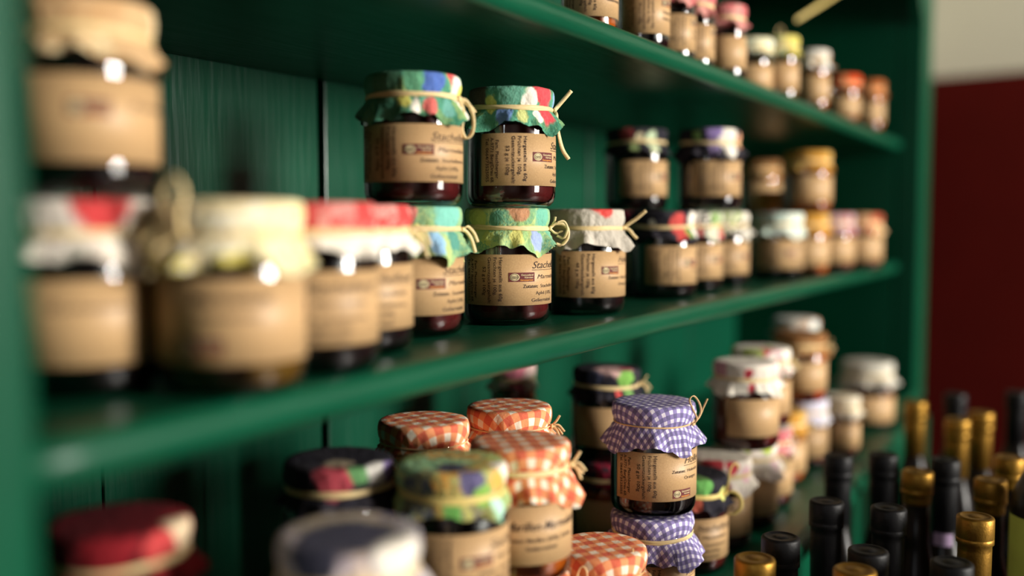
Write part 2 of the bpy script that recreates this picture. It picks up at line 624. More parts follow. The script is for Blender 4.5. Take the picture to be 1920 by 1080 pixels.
def wall_with_window(name, p, q, s0, s1, z0, z1, winname, bars):
    """dado wall p->q with an opening between distances s0..s1 and a casement in it"""
    p, q = Vector(p), Vector(q)
    d = (q - p).normalized()
    P = lambda s: tuple(p + d * s)
    L = (q - p).length
    top = struct(wall_seg(name, P(0), P(L), z1, CEIL, MAT['panelling']))
    wall_seg('wall_pier', P(0), P(s0), z0, z1, MAT['panelling'], .12, top)
    wall_seg('wall_pier', P(s1), P(L), z0, z1, MAT['panelling'], .12, top)
    wall_seg('wall_base', P(0), P(L), FLOOR, z0, MAT['panelling'], .12, top)
    fr = struct(wall_seg(winname, P(s0), P(s1), z0, z0 + .05, MAT['white_wood'], .07))
    wall_seg('window_frame', P(s0), P(s1), z1 - .05, z1, MAT['white_wood'], .07, fr)
    wall_seg('window_frame', P(s0), P(s0 + .05), z0 + .05, z1 - .05, MAT['white_wood'], .07, fr)
    wall_seg('window_frame', P(s1 - .05), P(s1), z0 + .05, z1 - .05, MAT['white_wood'], .07, fr)
    for s, w in bars:
        wall_seg('mullion', P(s - w / 2), P(s + w / 2), z0 + .05, z1 - .05, MAT['white_wood'], .06, fr)
    zm = z0 + (z1 - z0) * .66
    wall_seg('transom', P(s0 + .05), P(s1 - .05), zm - .015, zm + .015, MAT['white_wood'], .05, fr)


wall_with_window('wall_front', (DX0, DY0), (4.1, DY0), 0.97 - DX0, 2.47 - DX0, -0.55, 1.7, 'window_1', [(1.97 - DX0, .06)])
wall_with_window('wall_left', (DX0, DY1), (DX0, DY0), DY1 - 0.14, DY1 + 0.46, 0.03, 1.07, 'window_2', [(DY1 + .16, .03)])

# ---------------------------------------------------------------- shelf unit
unit = tag(empty('shelf_unit', ((XL + XR) / 2, 0.5, FLOOR)), 'tall dark green painted wooden shelf unit full of jam jars', 'shelf unit')
UINV = Matrix.Translation(-Vector(unit.location))


def upart(o):
    o.parent = unit
    o.matrix_parent_inverse = UINV
    return o


TOP = 0.50
for x0, x1 in ((XL - .03, XL), (XR, XR + .03)):
    upart(box('side_panel', (x0, x1, YF + .012, YB + .03, Z_DECK, TOP), MAT['green_z']))
upart(box('stile', (XL - .12, XL, STILE, YF + .0105, Z_DECK, TOP), MAT['green_z'], None, 0.004))
upart(box('stile', (XR, XR + .12, STILE, YF + .0105, Z_DECK, TOP), MAT['green_z'], None, 0.004))
upart(box('top_board', (XL - .15, XR + .15, STILE - .03, YB + .03, TOP, TOP + .03), MAT['green_x'], None, 0.005))

# shelves with bull-nosed front edge
for zt in (Z_MID, Z_UP):
    t = 0.021
    prof = [(YB - .002, zt - t), (YB - .002, zt)]
    rr = t / 2
    prof.append((YF + .012, zt))
    for k in range(0, 11):
        a = PI / 2 + PI * k / 10
        prof.append((YF + .009 + math.cos(a) * .009, zt - rr + math.sin(a) * rr))
    prof.append((YF + .012, zt - t))
    o = upart(prism_x('shelf', prof, XL + .0005, XR - .0005, MAT['green_x'], None, 40, True))
    me = o.data
    for v in me.vertices:
        v.co.z += 0.0006 * noise.noise(Vector((v.co.x * 3, v.co.y * 4, 1.7)))
    for poly in me.polygons:
        if len(poly.vertices) > 4 or abs(poly.normal.z) > .999 or poly.normal.y > .9:
            poly.use_smooth = False

# back boards, upright planks with open joints
seams = [XL + .002, .522, .794, 1.06, 1.42, 1.604, 1.88, XR - .002]
gaps = [0, .003, .010, .003, .004, .003, .003, 0]
for i in range(len(seams) - 1):
    x0 = seams[i] + gaps[i] / 2
    x1 = seams[i + 1] - gaps[i + 1] / 2
    upart(box('back_board', (x0, x1, YB + .0005 + .001 * (i % 2), YB + .02, Z_DECK, TOP), MAT['green_back'], None, 0.0015))

# arched fascia under the top board
fz = []
nf = 40
verts, faces = [], []
for i in range(nf + 1):
    x = XL + (XR - XL) * i / nf
    e = min(x - XL, XR - x)
    zb = 0.455 - (0.06 * (1 - min(1, e / .09)) ** 2)
    for y in (STILE + .002, STILE + .022):
        verts += [(x, y, zb), (x, y, TOP)]
for i in range(nf):
    a = i * 4
    b = a + 4
    faces += [(a, b, b + 1, a + 1), (a + 2, a + 3, b + 3, b + 2), (a, a + 2, b + 2, b), (a + 1, b + 1, b + 3, a + 3)]
faces += [(0, 1, 3, 2), (nf * 4, nf * 4 + 2, nf * 4 + 3, nf * 4 + 1)]
upart(link('arched_fascia', mesh('arched_fascia', verts, faces, False), MAT['green_x']))

# deep lower deck and cupboard below it
DECK_F = 0.268
prof = [(YB + .03, Z_DECK - .03), (YB + .03, Z_DECK), (DECK_F + .012, Z_DECK)]
for k in range(0, 9):
    a = PI / 2 + PI * k / 8
    prof.append((DECK_F + .012 + math.cos(a) * .012, Z_DECK - .015 + math.sin(a) * .015))
upart(prism_x('deck', prof, XL - .14, 1.95, MAT['green_x'], None, 1, False))
upart(box('deck_end', (1.9505, XR + .12, STILE, YB + .03, Z_DECK - .03, Z_DECK), MAT['green_x']))
upart(box('cupboard_body', (XL - .12, XR + .12, STILE + .005, YB + .03, FLOOR, Z_DECK - .03), MAT['green_z']))
for k in range(4):
    w = (XR - XL + .2) / 4
    x0 = XL - .1 + w * k
    dr = upart(box('cupboard_door', (x0 + .01, x0 + w - .01, STILE - .015, STILE + .005, FLOOR + .1, Z_DECK - .06), MAT['green_z'], None, .004))
    kn = link('door_knob', lathe('door_knob', [(.004, 0), (.004, .012), (.012, .016), (.014, .022), (.008, .028), (.001, .029)], 16), MAT['knob'], dr)
    kn.rotation_euler = (PI / 2, 0, 0)
    kn.location = ((w / 2 - .05) * (1 if k % 2 == 0 else -1), -.01, .1)

# ---------------------------------------------------------------- jars
TYPES = {  # body radius, total height with cover, neck radius, shoulder z, tie z, label z0, z1, label arc mm
    'N': dict(R=.0375, H=.098, rc=.0362, zs=.071, tie=.0800, l0=.0170, l1=.0590, arc=.122),
    'S': dict(R=.0260, H=.092, rc=.0256, zs=.066, tie=.0745, l0=.0150, l1=.0530, arc=.085),
    's': dict(R=.0300, H=.080, rc=.0305, zs=.054, tie=.0640, l0=.0110, l1=.0430, arc=.095),
    'G': dict(R=.0450, H=.112, rc=.0430, zs=.078, tie=.0900, l0=.0120, l1=.0560, arc=.150),
    'T': dict(R=.0350, H=.136, rc=.0345, zs=.106, tie=.1170, l0=.0250, l1=.0800, arc=.120),
}
for k, T in TYPES.items():
    R, zs, rc, H = T['R'], T['zs'], T['rc'], T['H']
    rn = rc - .0022
    hp = [(R * .60, .0012), (R * .78, .0004), (R * .88, .0012), (R * .955, .0042), (R * .992, .0085), (R, .013), (R, zs - .006)]
    hp += [(R - (R - rn) * .15, zs - .002), (R - (R - rn) * .6, zs + .002), (rn, zs + .0055), (rn, H - .004)]
    T['glass'] = lathe('glass_' + k, hp, 64)
    g = .0022
    cp = [(R * .60, .0045), (R * .80, .0042), (R * .92 - g * .5, .0072), (R - g, .012), (R - g, zs - .007), (R - g - .001, zs - .004), (R * .5, zs - .0035), (.001, zs - .0035)]
    T['jam_prof'] = cp
    T['jam'] = {}
    # label: bent sheet with a little thickness
    RL = R + .0003
    verts, faces = [], []
    na = 56
    for i in range(na + 1):
        a = T['arc'] / RL * i / na
        for rr, z in ((RL, T['l0']), (RL, T['l1']), (R + .00005, T['l1']), (R + .00005, T['l0'])):
            verts.append((rr * math.cos(a), rr * math.sin(a), z))
    for i in range(na):
        for j in range(4):
            a, b = i * 4 + j, i * 4 + (j + 1) % 4
            faces.append((a, a + 4, b + 4, b))
    faces += [(0, 1, 2, 3), (na * 4 + 3, na * 4 + 2, na * 4 + 1, na * 4)]
    lm = mesh('label_' + k, verts, faces, False)
    for p_ in lm.polygons:
        p_.use_smooth = len(p_.vertices) == 4
    lm.materials.append(MAT['kraft'])
    T['label'] = lm

# ---- lettering bent round the jar
FONT_CACHE = {}


def text_geo(body, shear=0.0, bold=0.0):
    key = (body, shear, bold)
    if key in FONT_CACHE:
        return FONT_CACHE[key]
    cu = bpy.data.curves.new('t', 'FONT')
    cu.body = body
    cu.size = 1.0
    cu.shear = shear
    cu.offset = bold
    cu.resolution_u = 3
    ob = bpy.data.objects.new('t', cu)
    COL.objects.link(ob)
    dg = bpy.context.evaluated_depsgraph_get()
    me = bpy.data.meshes.new_from_object(ob.evaluated_get(dg))
    vs = [v.co.copy() for v in me.vertices]
    fs = [tuple(p.vertices) for p in me.polygons]
    bpy.data.objects.remove(ob)
    bpy.data.curves.remove(cu)
    bpy.data.meshes.remove(me)
    FONT_CACHE[key] = (vs, fs)
    return vs, fs


class Bent:
    def __init__(self, R):
        self.R = R
        self.v = []
        self.f = []

    def put(self, s, z, lift=0.0):
        r = self.R + lift
        a = s / self.R
        self.v.append((r * math.cos(a), r * math.sin(a), z))

    def text(self, body, s, z, length, cap, rot=False, shear=0.0, bold=0.012, lift=0.0):
        """cap = capital height; length fixes the run; s,z = start of the baseline"""
        vs, fs = text_geo(body, shear, bold)
        x0 = min(v.x for v in vs)
        x1 = max(v.x for v in vs)
        kx = length / (x1 - x0)
        ky = cap / 0.72
        b = len(self.v)
        for v in vs:
            x, y = (v.x - x0) * kx, v.y * ky
            if rot:
                self.put(s + y, z - x, lift)
            else:
                self.put(s + x, z + y, lift)
        self.f += [tuple(i + b for i in f) for f in fs]

    def rect(self, s0, s1, z0, z1, lift=0.0, n=14):
        b = len(self.v)
        for i in range(n + 1):
            s = s0 + (s1 - s0) * i / n
            self.put(s, z0, lift)
            self.put(s, z1, lift)
        self.f += [(b + 2 * i, b + 2 * i + 2, b + 2 * i + 3, b + 2 * i + 1) for i in range(n)]

    def ellipse(self, sc_, zc, a, bb, lift=0.0, n=28, inner=0.0):
        b = len(self.v)
        for i in range(n):
            q = 2 * PI * i / n
            self.put(sc_ + a * math.cos(q), zc + bb * math.sin(q), lift)
            self.put(sc_ + a * inner * math.cos(q), zc + bb * inner * math.sin(q), lift)
        self.f += [(b + 2 * i, b + 2 * ((i + 1) % n), b + 2 * ((i + 1) % n) + 1, b + 2 * i + 1) for i in range(n)]

    def done(self, name, mat):
        me = mesh(name, self.v, self.f, False)
        me.materials.append(mat)
        return me


mm = .001
SIDE = [  # body, s, start from label top, length
    ('Hergestellt aus 60g', 37.2, 2.4, 36.2), ('Früchten je 100g.', 32.3, 2.4, 31.5), ('Gesamtzuckergehalt:', 27.3, 2.4, 38.2),
    ('%s g je 100g', 22.6, 10.1, 23.7), ('Fam. Pleschberger', 13.8, 5.5, 31.0), ('A-9771 Berg/Drau 68.', 9.4, 3.4, 36.6), ('Tel. 0664/73525055', 4.9, 3.8, 35.2)]


def stamp(RL, s0, zc, w=23.0, h=7.6):
    a = Bent(RL + .00022)
    a.rect(s0 * mm, (s0 + w) * mm, (zc - h / 2) * mm, (zc + h / 2) * mm)
    b = Bent(RL + .00036)
    b.ellipse((s0 + w * .225) * mm, zc * mm, w * .18 * mm, h * .40 * mm)
    b.text('Genussland', (s0 + w * .46) * mm, (zc + 1.1) * mm, w * .49 * mm, 1.5 * mm, bold=.01)
    b.text('Kärnten', (s0 + w * .60) * mm, (zc - .9) * mm, w * .34 * mm, 1.4 * mm, bold=.01)
    c = Bent(RL + .00036)
    c.text('Genusspartner', (s0 + w * .43) * mm, (zc - 3.0) * mm, w * .52 * mm, 1.3 * mm, bold=.02)
    d = Bent(RL + .0005)
    d.ellipse((s0 + w * .225) * mm, zc * mm, w * .15 * mm, h * .33 * mm, inner=.86)
    for i, (dx, dz, ww) in enumerate(((0, .5, 4.6), (.2, -.25, 5.4), (0, -1.0, 4.0))):
        c0 = s0 + w * .225 + dx
        d.rect((c0 - ww / 2) * mm, (c0 + ww / 2) * mm, (zc + dz - .22) * mm, (zc + dz + .22) * mm, 0, 6)
    return [('stamp_block', a.done('stamp_block', MAT['stamp'])), ('stamp_oval', b.done('stamp_oval', MAT['stamp_cream'])),
            ('stamp_line', c.done('stamp_line', MAT['stamp_orange'])), ('stamp_emblem', d.done('stamp_emblem', MAT['ink']))]


def label_print(kind, T):
    RL = T['R'] + .0003
    top = T['l1'] / mm
    t = Bent(RL + .00022)
    k = {'N': 1.0, 'S': .86, 's': .8, 'G': 1.0, 'T': 1.0}[T['key']]
    parts = []
    sugar = {'stach': '52', 'holl': '50', 'holu': '48'}.get(kind)
    if sugar or kind == 'slim':
        for body, s, st, ln in SIDE:
            body = body % sugar if ('%s' in body and sugar) else body.replace('%s', '50')
            t.text(body, s * k * mm, (top - st * k) * mm, ln * k * mm, 2.9 * k * mm, rot=True)
    if kind == 'stach':
        t.text('Stachelbeer', 65.8 * mm, (top - 11.6) * mm, 48 * mm, 6.0 * mm, shear=.35, bold=0.0)
        t.rect(65.4 * mm, 114 * mm, (top - 13.2) * mm, (top - 12.75) * mm, 0, 30)
        t.text('Marmelade', 71.2 * mm, (top - 20.2) * mm, 33 * mm, 3.6 * mm, shear=.3, bold=0.0)
        t.text('Zutaten:', 57.2 * mm, (top - 27.6) * mm, 14.6 * mm, 3.0 * mm)
        t.text('Stachelbeeren,', 75 * mm, (top - 27.6) * mm, 30 * mm, 2.9 * mm, bold=0.0)
        t.text('Apfel (10%),', 69.5 * mm, (top - 33.4) * mm, 24 * mm, 2.9 * mm, bold=0.0)
        t.text('Geliermittel', 65.2 * mm, (top - 39.2) * mm, 26 * mm, 2.9 * mm, bold=0.004)
        parts += stamp(RL, 45.0, top - 18.6)
    elif kind in ('holl', 'holu'):
        t.text('Holler' if kind == 'holl' else 'Holunder', 66 * mm, (top - 10.5) * mm, (26 if kind == 'holl' else 36) * mm, 6.0 * mm, shear=.35, bold=0.0)
        t.rect(65 * mm, 96 * mm, (top - 12.3) * mm, (top - 11.9) * mm, 0, 20)
        dz = 0 if kind == 'holl' else 7.5
        t.text('Zutaten:', 53 * mm, (top - 18 - dz) * mm, 14 * mm, 2.8 * mm)
        t.text('Holunder,', 69.5 * mm, (top - 18 - dz) * mm, 19 * mm, 2.8 * mm, bold=0.0)
        t.text('Orangen', 66 * mm, (top - 24 - dz) * mm, 17 * mm, 2.8 * mm, bold=0.0)
        parts += stamp(RL, 54.0 if kind == 'holl' else 46.0, (top - 36.0) if kind == 'holl' else top - 17.5, 20.0, 7.2)
    elif kind == 'mari':
        t.text('Marillen-Marmelade', 42 * mm, (top - 17.5) * mm, 62 * mm, 6.6 * mm, shear=.3, bold=0.006)
        t.text('Zutaten: Marillen (60%), Zucker,', 40 * mm, (top - 25.5) * mm, 58 * mm, 2.8 * mm, bold=.016)
        t.text('Geliermittel', 56 * mm, (top - 31.5) * mm, 24 * mm, 2.8 * mm, bold=.016)
    elif kind == 'bottomstamp':
        t.text('Marmelade', 52 * mm, (top - 12) * mm, 40 * mm, 5.0 * mm, shear=.3)
        t.text('Zutaten:', 54 * mm, (top - 20) * mm, 34 * mm, 2.8 * mm)
        parts += stamp(RL, 44.0, top - 33, 24, 8)
    elif kind == 'plain':
        t.text('Zutaten:', 50 * mm, (top - 15) * mm, 40 * mm, 3.4 * mm)
        parts += stamp(RL, 20.0, top - 16, 20, 8)
    elif kind == 'slim':
        t.text('Zutaten:', 44 * mm, (top - 18) * mm, 16 * mm, 2.8 * mm)
        t.text('Geliermittel', 44 * mm, (top - 24) * mm, 20 * mm, 2.6 * mm)
        parts += stamp(RL, 43.0, top - 8, 18, 6)
    return [('lettering', t.done('lettering', MAT['ink']))] + parts


PRINTS = {}


def cover_mesh(T, seed, half, turn):
    """square cloth pressed over the lid, gathered at the tie, flaring skirt"""
    rng = random.Random(seed * 7 + 3)
    R, H, rc, tie = T['R'], T['H'], T['rc'], T['tie']
    na = 120
    rt = rc - .0024
    side = H - .0012 - tie
    th0 = rad(turn)
    rng.random()
    ph = [rng.uniform(0, 2 * PI) for _ in range(8)]
    fq = [rng.randint(5, 7), rng.randint(9, 12), rng.randint(15, 19)]
    flare = rng.uniform(.50, .68)
    verts, uvs, faces = [], [], []
    rows = []
    # relative steps: top, rounded edge, side, skirt
    ntop, nedge, nside, nsk = 6, 3, 6, 9
    off = Vector((seed * 3.1, seed * 1.7, 0))
    nrow = ntop + nedge + nside + nsk
    for k in range(na):
        a = 2 * PI * k / na
        ca, sa = math.cos(a), math.sin(a)
        b = a - th0
        sq = half / max(abs(math.cos(b)), abs(math.sin(b)))
        rmax = min(.64 * half * 1.04 + .36 * sq, half * 1.20)
        rmax += .0022 * noise.noise(Vector((ca * 5, sa * 5, seed * 2.3))) + .0010 * noise.noise(Vector((ca * 19, sa * 19, seed)))
        wave = .50 * math.sin(fq[0] * a + ph[0]) + .36 * math.sin(fq[1] * a + ph[1]) + .22 * math.sin(fq[2] * a + ph[2])
        wave2 = .5 * math.sin(fq[1] * a + ph[3]) + .5 * math.sin(fq[2] * 1.0 * a + ph[4])
        pleat = abs(math.sin(fq[2] * .5 * a * 2 + ph[5]))
        er = .0028
        arc_edge = er * PI / 2
        L_skirt = max(.006, rmax - (rc - er) - arc_edge - (side - er))
        col = []
        for j in range(ntop + 1):
            rho = (rc - er) * (j / ntop)
            q = rho / rc
            z = H - .0002 - .0006 * q + .0005 * noise.noise(Vector((rho * ca * 90, rho * sa * 90, seed))) * q
            col.append((rho, rho, min(z, H - .0001)))
        for j in range(1, nedge + 1):
            q = PI / 2 * j / nedge
            rho = (rc - er) + er * q
            col.append((rho, rc - er + er * math.sin(q), H - .0009 - er + er * math.cos(q)))
        zb = H - .0009 - er
        for j in range(1, nside + 1):
            f = j / nside
            rho = (rc - er) + arc_edge + (side - er) * f
            r = rc + (rt - rc) * f ** 2.2 + (.0007 * wave2 + .0006 * wave) * math.sin(f * PI * .5) * (1 - .55 * f)
            r += .0009 * f * (1 - f) * 4 * (.4 + .6 * pleat)
            col.append((rho, r, zb + (tie - zb) * f))
        rho_t = (rc - er) + arc_edge + (side - er)
        for j in range(1, nsk + 1):
            f = j / nsk
            ln = L_skirt * f
            amp = min(.0062, ln * .42)
            be = flare + .22 * wave
            r = rt + ln * math.sin(be) * (1 - .25 * f) + amp * .7 * wave * f
            z = tie - ln * math.cos(be) * (1 + .02 * wave2) + amp * .25 * wave2
            bodyr = R + .0012 if z < T['zs'] + .002 else R - .0006
            r = max(r, bodyr if z < T['zs'] + .006 else rt)
            if z < T['l1'] + .001:
                r = max(r, R + .0012)
            col.append((rho_t + ln, r, z))
        for rho, r, z in col:
            jit = noise.noise(Vector((r * ca * 160, r * sa * 160, z * 160 + seed))) * .0004 if rho > rc else 0
            verts.append(((r + jit) * ca, (r + jit) * sa, z))
            uvs.append((rho * ca, rho * sa))
    m = nrow + 1
    for k in range(na):
        k2 = (k + 1) % na
        for j in range(m - 1):
            a, b, c, d = k * m + j, k2 * m + j, k2 * m + j + 1, k * m + j + 1
            if j == 0:
                faces.append((a, d, c))
            else:
                faces.append((a, d, c, b))
    me = mesh('cloth_cover', verts, faces)
    ul = me.uv_layers.new(name='UVMap')
    for lp in me.loops:
        ul.data[lp.index].uv = uvs[lp.vertex_index]
    return me


def tie_mesh(T, seed, kind):
    rng = random.Random(seed)
    w, h = {'raffia': (.0040, .0013), 'string': (.0015, .0011), 'ribbon': (.0046, .0012)}[kind]
    r0 = T['rc'] - .0011
    p1, p2 = rng.uniform(0, 6.28), rng.uniform(0, 6.28)
    tilt = rng.uniform(.0002, .0010)
    pts = []
    for k in range(56):
        a = 2 * PI * k / 56
        r = r0 + .0002 * math.sin(5 * a + p1)
        pts.append(Vector((r * math.cos(a), r * math.sin(a), T['tie'] + .0003 + tilt * math.sin(a + p2) + .0003 * math.sin(3 * a + p1))))
    v, f = sweep(pts, w, h, closed=True)
    if kind != 'string':
        pts = [p + Vector((p.x * .012, p.y * .012, w * .42 * math.sin(2.0 * 2 * PI * i / 56 + p2))) for i, p in enumerate(pts)]
        v2, f2 = sweep(pts, w * .55, h * .8, closed=True)
        n = len(v)
        v += v2
        f += [tuple(i + n for i in q) for q in f2]
    return mesh('raffia_band', v, f)


# bow strands: control points (out, right, up) in mm from the knot; (path, width, thick)
BOWS = {
    'loop_down': [([(0, 0, 0), (5, 4, -2), (9, 7, -12), (8, 9, -24), (3, 8, -29), (1, 4, -22), (3, 2, -10), (0, 0, 0)], 3.0, 1.3),
                  ([(0, 0, 0), (6, 8, -5), (8, 15, -9)], 3.4, 1.0)],
    'split': [([(0, 0, 0), (3, 2, 4), (9, 3, 11), (14, 4, 17)], 3.8, 1.0), ([(0, 0, 0), (2, -2, -4), (4, 1, -20), (7, 3, -32), (12, 4, -40)], 3.8, 1.0)],
    'ring': [([(0, 0, 0), (4, 3, 3), (10, 4, 4), (15, 5, 0), (15, 5, -8), (10, 4, -14), (5, 3, -13)], 3.2, 1.3),
             ([(0, 0, 1), (6, -2, 5), (12, -1, 6), (15, 0, 0), (12, 2, -8), (6, 3, -6)], 2.4, 1.2), ([(0, 0, 0), (5, 2, -4), (11, 2, -2)], 2.2, 1.0), ([(0, 0, 0), (4, -1, 6), (5, -2, 10)], 2.0, .9)],
    'upright_tail': [([(0, 0, 0), (5, 1, 4), (12, 2, 9), (20, 3, 16)], 3.6, 1.2), ([(0, 0, 0), (5, 1, -2), (9, 2, -7), (12, 3, -10)], 3.2, 1.2)],
    'tails': [([(0, 0, 0), (4, 2, -2), (8, 3, -8), (11, 3, -18)], 3.2, 1.0), ([(0, 0, 0), (5, 2, 2), (10, 3, -3), (13, 4, -10)], 2.8, 1.0)],
    'loop_high': [([(0, 0, 0), (5, -4, 8), (5, -7, 20), (4, 0, 29), (5, 7, 21), (5, 4, 10), (0, 0, 0)], 3.6, 1.4), ([(0, 0, 0), (5, -9, -6), (7, -15, -20)], 4.0, 1.2), ([(0, 0, 0), (5, -12, 2), (6, -20, -6)], 4.0, 1.2)],
    'loop_up': [([(0, 0, 0), (4, -3, 8), (3, -5, 20), (2, 0, 27), (3, 5, 20), (4, 3, 9), (0, 0, 0)], 3.2, 1.3), ([(0, 0, 0), (5, -6, -6), (7, -10, -18)], 3.4, 1.0)],
    'thin_up': [([(0, 0, 0), (3, 1, 5), (1, -4, 14), (-1, -7, 22), (1, -2, 25), (4, 4, 18), (5, 5, 10), (2, 1, 2)], 1.8, .9), ([(0, 0, 0), (4, 4, 6), (6, 9, 14), (8, 13, 21)], 1.9, .8)],
    'knot': [([(0, 0, 0), (4, 2, 4), (7, 3, 9)], 2.2, .9), ([(0, 0, 0), (6, 1, 1), (11, 3, -5)], 2.2, .9), ([(0, 0, 0), (5, -2, -3), (8, -2, -10)], 2.2, .9), ([(0, 0, 0), (5, 3, -2), (9, 6, -8)], 2.0, .9)],
    'two_loops': [([(1, -12, 0), (3, -16, -5), (5, -18, 4), (5, -15, 13), (5, -11, 12), (5, -10, 2), (4, -13, -7)], 3.6, 1.4), ([(-12, 29, 0), (-9, 33, 4), (-8, 37, 5), (-7, 39, 0), (-8, 37, -3), (-10, 33, -2)], 1.6, 1.0), ([(-22, 24, 8), (-22, 24.5, 14), (-22, 25, 20)], 1.6, 1.0)],
    'big_ring': [([(0, 0, 0), (6, 3, 2), (13, 5, -3), (14, 6, -13), (8, 5, -20), (2, 3, -22)], 4.6, 1.4), ([(0, 0, 0), (4, -4, 14), (5, -2, 26), (7, 8, 30), (9, 12, 24)], 2.4, 1.2)],
}


def bow_mesh(T, key, ang):
    a = rad(ang)
    out = Vector((math.cos(a), math.sin(a), 0))
    right = Vector((-math.sin(a), math.cos(a), 0))
    base = out * (T['rc'] + .0002) + Vector((0, 0, T['tie']))
    v, f = [], []
    for path, w, h in BOWS[key]:
        ctrl = [base + out * (p[0] * mm) + right * (p[1] * mm) + Vector((0, 0, p[2] * mm)) for p in path]
        vv, ff = sweep(smooth_path(ctrl, 6), w * mm, h * mm, up=(out + Vector((0, 0, .4))).normalized() if key not in ('split',) else Vector((0, 0, 1)))
        n = len(v)
        v += vv
        f += [tuple(i + n for i in q) for q in ff]
    # the knot itself
    kp = [base + right * (x * mm) + out * (.6 * mm) for x in (-2.6, -1.2, 0, 1.2, 2.6)]
    vv, ff = sweep(kp, 4.2 * mm if key != 'thin_up' else 2.4 * mm, 2.6 * mm if key != 'thin_up' else 1.6 * mm)
    n = len(v)
    v += vv
    f += [tuple(i + n for i in q) for q in ff]
    return mesh('raffia_bow', v, f)


